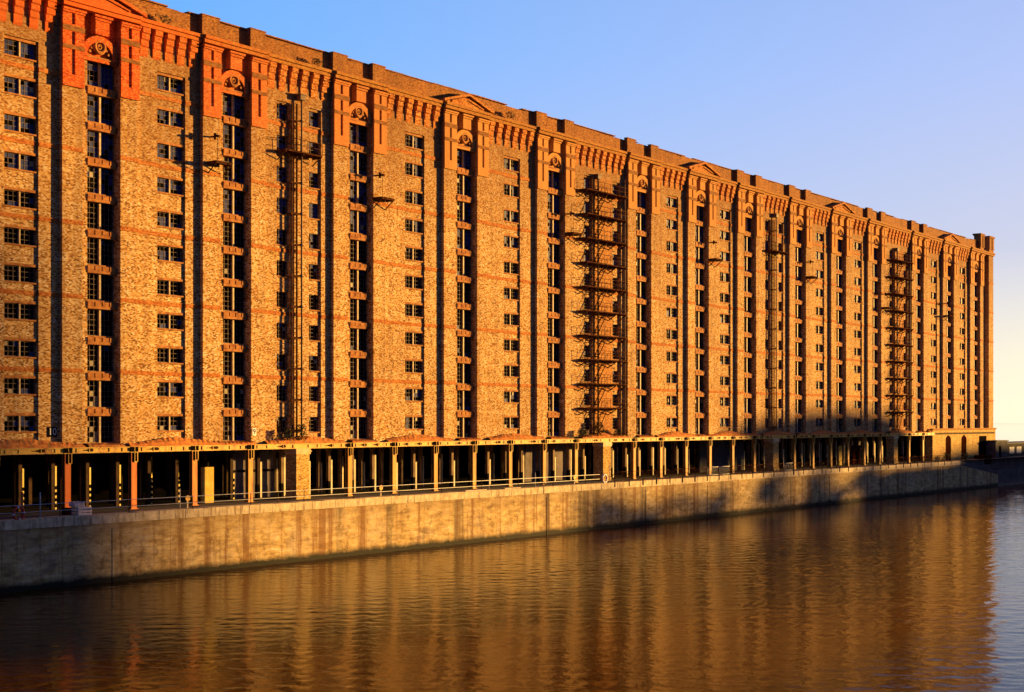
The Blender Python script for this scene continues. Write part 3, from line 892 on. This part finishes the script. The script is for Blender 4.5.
# dock wall beyond the gap at the right
w2 = MB(); w2.box(198.5, 300, YQ+.5, YQ+2, ZW-3, -1.9); w2.box(197.2, 198.5, YQ+1.6, YQ+3, ZW-3, -2.2)
o = w2.build('quay_wall', GREYW); tag(o, 'low dark stretch of dock wall right of the sloping quay end', 'quay wall')
g = MB(); g.face([(178.2,YQ+.9,-.02),(197.1,YQ+.9,-2.1),(197.1,YQ+3,-2.1),(178.2,YQ+3,-.02)][::1]); 

bk2 = MB(); bk2.box(197.3, 300, YQ+2.2, YQ+2.6, ZW-3, -.05); bk2.box(178.2, 197.2, YQ+1.3, YQ+1.8, ZW-3, -.04)
o = bk2.build('retaining_wall', GREYW); tag(o, 'dark retaining wall behind the sloping quay end', 'retaining wall')
# buildings at the right end
sh = empty('boundary_shed', (240, -1, 0), 'low dark shed at the right edge with two pale lit windows', 'shed')
m = MB(); m.box(-31, 40, 0, 6, -1.9, 2.3); a = m.build('wall', SHEDM, sh)
m = MB(); m.box(-31.3, 40.3, -.3, 6.3, 2.303, 2.5); m.build('roof', ROOFM, sh)
for q in (-25.4, -21.2, 4):
    m = MB(); m.box(q, q+2.7, -.05, -.003, .55, 1.75); m.box(q+1.3, q+1.4, -.08, -.052, .55, 1.75); m.build('window', LITWIN, sh)
gh = empty('gatehouse', (205, -2.6, 0), 'dark grey flat roofed gatehouse against the right corner of the warehouse', 'gatehouse')
m = MB(); m.box(-3.0, 3.4, 0, 1.6, 0, 2.9); m.build('wall', GREYW, gh)
m = MB(); m.box(-3.2, 3.6, -.2, 1.6, 2.903, 3.1); m.build('roof', ROOFM, gh)
m = MB(); m.box(-1.2, -.2, -.05, -.003, 0, 2.1); m.build('door', BLKP, gh)
sk = empty('waste_skip', (195.5, -3.4, -.9), 'dull red waste skip beside the sloping quay end', 'skip')
m = MB(); m.prism_y([(-1.6,0),(1.6,0),(2.2,1.5),(-2.2,1.5)], 0, 1.8); m.build('body', DOORM, sk)
m = MB(); m.box(-2.3,2.3,-.06,-.003,1.4,1.52); m.build('rim', DOORM, sk)

# ------------------------------------------------------------------ quayside furniture
YR = YQ+.25
ra = empty('railing', (-10, YR, 0), 'two rail galvanised wire railing along the left stretch of quay edge', 'railing')
m = MB(); m.tube((-20,0,.94),(79.6,0,.94), .022, k=6); m.build('top_rail', RAILM, ra)
m = MB(); m.tube((-20,0,.46),(79.6,0,.46), .022, k=6); m.build('lower_rail', RAILM, ra)
pm_ = MB(); pm_.tube((0,0,.03),(0,0,.97), .03, k=6); pm_.box(-.08,.08,-.08,.08,.03,.05); pme = pm_.mesh('post', DSTEEL)
x = -18.0
while x < 80: link('post', pme, ra, (x, 0, 0)); x += 5.93

fb = empty('barrier_fence', (72, YQ-.1, 0), 'dark steel mesh barrier fence bolted over the right stretch of coping', 'fence')
n = 35; step = 2.9
pz = MB(); pz.tube((0,-.02,-.45),(0,-.02,.15), .05, k=6); pz.tube((0,0,.1),(0,.1,1.12), .03, k=6); pz.tube((0,.02,.1),(0,.62,.04), .025, k=6); pz.tube((0,.62,.04),(0,.1,1.0), .022, k=6)
pzm = pz.mesh('post', DSTEEL)
for i in range(n+1):
    link('post', pzm, fb, (i*step, 0, 0))
for i in range(n):
    a, b = i*step, (i+1)*step
    p = MB(); p.tube((a,.1,1.12),(b,.1,1.12+.0), .025, k=6); p.tube((a,.1,.2),(b,.1,.2), .02, k=6)
    for j in range(1, 12): p.tube((a+(b-a)*j/12,.1,.2),(a+(b-a)*j/12,.1,1.12), .010, k=4)
    p.build('mesh_panel', RAILM if i in (7, 8, 14) else DSTEEL, fb)

def life_ring(x, z, r, lab, redw):
    m = MB()
    m.torus_y((0,0,0), r, r*.24, K=24, k=8, alt=(lambda i: 1 if (i % 6) < 1 else 0))
    o = m.build('life_ring', [REDP, WHITEP] if redw else [WHITEP, REDP], None, (x, YR-.10, z))
    tag(o, lab, 'life ring', 'life rings on the quay')
life_ring(-1.7, .42, .40, 'red life ring hanging on the railing at far left', True)
life_ring(70.4, .5, .42, 'white life ring on the railing beside the brick pier near the barrier fence', False)

def crate(x, y, z, w, d, h, lab):
    e = empty('crate', (x, y, z), lab, 'crate', 'pale slatted crates on the quay')
    m = MB()
    for i in range(3):
        zz = h*(i+.12)/3
        m.box(-w/2, w/2, -d/2, -d/2+.02, zz, zz+h*.2); m.box(-w/2, w/2, d/2-.02, d/2, zz, zz+h*.2)
        m.box(-w/2, -w/2+.02, -d/2+.021, d/2-.021, zz, zz+h*.2); m.box(w/2-.02, w/2, -d/2+.021, d/2-.021, zz, zz+h*.2)
    m.build('slats', CRATE, e)
    m = MB()
    for sx in (-1, 0, 1):
        for sy in (-1, 1):
            m.box(sx*(w/2-.06)-.05, sx*(w/2-.06)+.05, sy*(d/2-.045)-.022, sy*(d/2-.045)+.022, 0, h)
    m.build('corner_posts', CRATE, e)
    m = MB()
    for i in range(5): m.box(-w/2+w*i/5+.01, -w/2+w*(i+1)/5-.01, -d/2+.03, d/2-.03, .01, .03)
    m.build('base', WOOD, e)
crate(3.95, -3.7, .0, 1.15, .8, .62, 'pale slatted crate at the bottom of the small stack by the railing')
crate(3.55, -3.7, .625, .8, .7, .34, 'small pale slatted crate on top of another crate by the railing')
pj = MB(); pj.box(-.25,.25,-.2,.2,0,.5); pj.box(-.28,.28,-.23,.23,.503,.56); pj.box(-.1,.1,-.26,-.203,.2,.35)
tag(pj.build('toolbox', DOORM, None, (2.7, -3.7, 0)), 'dark reddish box standing left of the pale slatted crates', 'box')

def disc_sign(x, lab, h=.75):
    e = empty('disc_sign', (x, -3.8, 0), lab, 'sign', 'small round signs on short posts')
    m = MB(); m.box(-.06,.06,-.04,.04,0,h); m.build('post', WOOD, e)
    m = MB(); m.tube((0,-.07,h+.02),(0,-.041,h+.02), .22, k=20); m.build('disc', YEL, e)
disc_sign(13.5, 'small round sign on a short post left of the yellow lit panel')
disc_sign(35.4, 'small round sign on a short post right of the wide brick pier')
disc_sign(65.6, 'small round sign on a short post in front of the grey partition')

def pole(x, h, r, m_, lab, y=-3.9):
    m = MB(); m.tube((0,0,0),(0,0,h), r, k=8); m.tube((0,0,0),(0,0,.06), r*2.6, k=10); m.tube((0,0,h),(0,0,h+.03), r*1.2, k=8, r2=r*.5)
    tag(m.build('pole', m_, None, (x, y, 0)), lab, 'pole', 'thin poles standing on the quay')
pole(-.9, 1.75, .09, COLP, 'thick orange post behind the railing at far left', -3.7)
pole(.4, 1.7, .04, RAILM, 'slim grey pole left of the first orange column')
pole(22.9, 2.6, .03, PIPE, 'tallest thin pole left of the wide brick pier')
pole(12.7, 1.5, .03, RAILM, 'slim grey pole beside the third orange column')
pole(50.9, 1.5, .03, RAILM, 'slim pale pole between two ochre columns, middle of the quay')
pole(58.5, 1.4, .03, RAILM, 'slim pale pole left of the grey plaster partition')
pole(72.2, 1.9, .035, RAILM, 'slim pale pole at the left end of the barrier fence')
pole(99.5, 1.9, .03, PIPE, 'slim pole behind the barrier fence by the dark brick pier', -4.2)
for x, w_, lab in ((48.2, 3.2, 'pale timber plank lying on the quay edge below the wide ochre columns'), (54.0, 2.6, 'shorter pale timber plank lying right of the longer plank')):
    m = MB(); m.box(-w_/2, w_/2, -.2, .2, 0.03, .13); m.box(-w_/2, w_/2, .21, .34, .03, .10)
    tag(m.build('plank', WOOD, None, (x, YQ+.35, 0)), lab, 'plank', 'planks on the quay edge')

def shrub(x, y, z, w, h, n, lab, seed):
    r = random.Random(seed); e = empty('shrub', (x, y, z), lab, 'shrub', 'weeds and small shrubs about the warehouse')
    m = MB()
    for _ in range(n):
        t = r.uniform(0, 2*math.pi); q = math.sqrt(r.random()); zz = r.random()**.8*h
        px, py = math.cos(t)*q*w/2*(1-.5*zz/h), math.sin(t)*q*.35*(1-.4*zz/h)
        s = r.uniform(.05, .13); a = Vector((r.uniform(-1,1), r.uniform(-1,1), r.uniform(-1,1))).normalized(); b = a.orthogonal().normalized()
        c = Vector((px, py, zz))
        m.face([c-a*s, c+b*s*.5, c+a*s, c-b*s*.5])
    m.build('leaves', LEAF, e)
    s_ = MB()
    for _ in range(7):
        t = r.uniform(-1,1); s_.tube((0,0,0),(t*w*.35, r.uniform(-.15,.15), h*r.uniform(.5,.9)), .012, k=5)
    s_.build('stems', BARK, e)
shrub(28.9, -.7, 4.95, 1.5, 1.3, 260, 'dark bush on the canopy at the foot of the first drainpipe', 1)
shrub(27.2, -.7, 4.95, 1.3, .9, 200, 'dark weed on the canopy just left of the first drainpipe bush', 2)
shrub(75.0, -.75, 4.95, 2.8, 1.5, 420, 'largest dark bush on the canopy below the nearer fire escape', 3)
shrub(71.5, -.85, 4.85, 2.6, .7, 260, 'low dark weeds on the canopy edge left of the nearer fire escape', 4)
shrub(79.0, -.85, 4.85, 2.8, .8, 300, 'dark weeds on the canopy edge right of the nearer fire escape', 5)
shrub(160.5, -3.6, 0, 3.5, 1.2, 320, 'dark weeds behind the barrier fence near the last thin column', 6)
shrub(174.5, -3.6, 0, 4.5, 1.4, 380, 'dark weeds in front of the left end of the brick ground floor', 7)
shrub(183.5, -3.5, 0, 4.5, 1.2, 340, 'dark weeds in front of the first arched door', 8)

shrub(59.0, -.5, 36.9, 2.2, .6, 160, 'straggly weed on the cornice ledge just right of the second pediment from the left', 11)
shrub(31.0, -.5, 36.9, 1.8, .5, 130, 'small weed on the cornice ledge above the balcony with railings', 12)
shrub(14.0, -.5, 36.9, 2.4, .55, 150, 'weed tuft on the cornice ledge just right of the red brick pediment', 13)

# ------------------------------------------------------------------ the other side of the dock (right of and behind the camera): casts the long shadows
def block(name, x0, x1, y0, y1, h, lab, cat, floors, m_=BUFFP):
    e = empty(name, ((x0+x1)/2, y1, 0), lab, cat)
    b = MB(); b.box(-(x1-x0)/2, (x1-x0)/2, y0-y1, 0, 0, h); b.build('wall', m_, e)
    b = MB(); b.box(-(x1-x0)/2-.2, (x1-x0)/2+.2, y0-y1-.2, .2, h+.003, h+.25); b.build('roof', ROOFM, e)
    b = MB(); n = int((x1-x0)/4)
    for f in range(floors):
        for i in range(n):
            xx = -(x1-x0)/2 + (i+.5)*(x1-x0)/n; zz = h*(f+.35)/floors
            b.box(xx-.7, xx+.7, .003, .05, zz, zz+1.4)
    tag(b.build('window', DARKG, e), kind='stuff')
    return e
T = math.tan(R(64)); EL = 5.0
DROP = math.tan(R(EL))/math.cos(R(64))
def xs_(x, dy): return x + T*dy                       # where something dy in front of the shadow's plane must stand
block('tower_block', xs_(-40, 275), xs_(4.0, 275), -295, -275, 21.5 + 275*DROP, 'tall tower block far across the dock', 'tower block', 16, GREYW)
block('dock_shed', xs_(152, 82), xs_(215, 82), -94, -87.5, -.1 + 82*DROP, 'long low shed on the opposite quay', 'shed', 3)
block('dock_warehouse', xs_(203, 88), xs_(290, 88), -112, -95, 3.0 + 88*DROP, 'taller warehouse on the opposite quay', 'warehouse', 4)
# raised gallery on legs
e = empty('raised_gallery', (xs_(137, 100), -100, 0), 'raised conveyor gallery on legs on the opposite quay', 'gallery')
d0 = 100*DROP
m = MB(); m.prism_y([(-26, 1.4+d0), (26, 1.4+d0), (26, 7.4+d0), (8, 8.4+d0), (-6, 8.1+d0), (-26, 6.4+d0)], -3, 0); m.build('gallery_body', GREYW, e)
for q in (-20, 0, 20):
    m = MB(); m.box(q-.3, q+.3, -2, -1, 0, 1.39+d0); m.build('leg', DSTEEL, e)

def make_tree(h, seed):
    r = random.Random(seed); m = MB(); t = MB()
    t.tube((0,0,0),(.2,.1,h*.45), .28, k=8, r2=.18)
    lobes = []
    for _ in range(9):
        a = r.uniform(0, 2*math.pi); q = r.uniform(.4, 4.0)
        p = Vector((math.cos(a)*q, math.sin(a)*q, h*r.uniform(.5,.92))); lobes.append((p, r.uniform(.9,1.9)))
        t.tube((.2,.1,h*.42), p, .10, k=6, r2=.03)
    for _ in range(2400):
        p, s = r.choice(lobes); d = Vector((r.gauss(0,1), r.gauss(0,1), r.gauss(0,1)))*s*.55
        c = p+d; w = r.uniform(.15,.36); a = Vector((r.uniform(-1,1), r.uniform(-1,1), r.uniform(-1,1))).normalized(); b = a.orthogonal().normalized()
        m.face([c-a*w, c+b*w*.6, c+a*w, c-b*w*.6])
    return m, t
for i, (xq, hq) in enumerate(((70,-1.5), (84,-2.1), (93,-1.2), (101,-1.8), (109,-.9), (116,-.5), (123,-.7), (130,-.2), (138,.1), (146,-.2), (155,.2))):
    h = hq + 82*DROP + 1.5
    m, t = make_tree(h, 40+i)
    e = empty('tree', (xs_(xq, 82), -87.5, 0), 'leafy tree on the opposite quay', 'tree', 'trees on the opposite quay')
    t.build('trunk', BARK, e); m.build('crown', TLEAF, e)

# ------------------------------------------------------------------ world, sun, camera
AZ = R(64)
SD = Vector((math.sin(AZ)*math.cos(R(EL)), -math.cos(AZ)*math.cos(R(EL)), math.sin(R(EL))))
wd = bpy.data.worlds.new('World'); scene.world = wd
t = NT(wd)
sky = t.node('ShaderNodeTexSky', sky_type='NISHITA'); sky.sun_disc = False; sky.sun_elevation = R(EL)
sky.sun_rotation = math.atan2(SD.x, SD.y); sky.dust_density = 1.5; sky.ozone_density = 3.0; sky.altitude = 0
tc = t.node('ShaderNodeTexCoord'); D = tc.outputs['Generated']
x, y, z = t.sep(D)
ca, sa = SD.x, SD.y
el = t.math('MAXIMUM', z, 0.0)
# cosine of the azimuth difference to the sun
hl = t.math('SQRT', t.math('MAXIMUM', t.math('SUBTRACT', 1.0, t.math('MULTIPLY', z, z)), 1e-4))
hm = math.hypot(SD.x, SD.y)
az = t.math('DIVIDE', t.math('ADD', t.math('MULTIPLY', x, SD.x/hm), t.math('MULTIPLY', y, SD.y/hm)), hl)
azf = t.math('ADD', t.math('MULTIPLY', az, .5), .5, clamp=True)
away = t.ramp(el, [(0, (.60,.70,.95)), (.10, (.38,.62,1.12)), (.24, (.15,.51,1.16)), (.6, (.05,.17,.55)), (1, (.03,.09,.30))])
toward = t.ramp(el, [(0, (1.35,1.18,.78)), (.045, (1.12,1.0,.76)), (.11, (.70,.68,.82)), (.22, (.52,.60,.98)), (.5, (.20,.34,.75)), (1, (.035,.10,.32))])
c = t.mix(t.ramp(azf, [(.60, 0.0), (.90, 1.0)]), away, toward)
# sky behind the camera (east and south) dimmed to cut the fill light on the facade
dark = t.ramp(t.math('ADD', t.math('MULTIPLY', t.math('ADD', t.math('MULTIPLY', x, .45), t.math('MULTIPLY', y, .9)), .5), .5), [(.36, (.10,.12,.27)), (.80, (1,1,1))])
c = t.mix(1.0, c, dark, 'MULTIPLY')
bg1 = t.node('ShaderNodeBackground'); t.l.new(c, bg1.inputs[0]); bg1.inputs[1].default_value = .88
bg2 = t.node('ShaderNodeBackground'); t.l.new(sky.outputs[0], bg2.inputs[0]); bg2.inputs[1].default_value = .03
ad = t.node('ShaderNodeAddShader'); t.l.new(bg1.outputs[0], ad.inputs[0]); t.l.new(bg2.outputs[0], ad.inputs[1])
ow = t.node('ShaderNodeOutputWorld'); t.l.new(ad.outputs[0], ow.inputs[0])

sun = bpy.data.lights.new('sun', 'SUN'); sun.energy = 12.5; sun.angle = R(.85); sun.color = (1.0, .56, .14)
so = bpy.data.objects.new('sun', sun); COL.objects.link(so); so.location = SD*200
so.rotation_euler = (-SD).to_track_quat('-Z', 'Y').to_euler()

F, P_, XV = 1500, 110.0, 1600
phi = math.atan((XV-512)/F); p = P_*math.cos(phi)
cd = bpy.data.cameras.new('camera'); cam = bpy.data.objects.new('camera', cd); COL.objects.link(cam)
cd.sensor_fit = 'HORIZONTAL'; cd.sensor_width = 36; cd.lens = F/1024*36
cd.shift_y = (421-346)/1024; cd.clip_start = .5; cd.clip_end = 20000
cam.location = (-62.8, -p, 6.53); cam.rotation_euler = (R(90), 0, phi-R(90))
scene.camera = cam
scene.view_settings.view_transform = 'Standard'; scene.view_settings.look = 'None'
scene.view_settings.exposure = 0; scene.view_settings.gamma = 1
scene.render.resolution_x = 1024; scene.render.resolution_y = 692
scene.render.engine = 'CYCLES'
scene.cycles.max_bounces = 5; scene.cycles.diffuse_bounces = 1
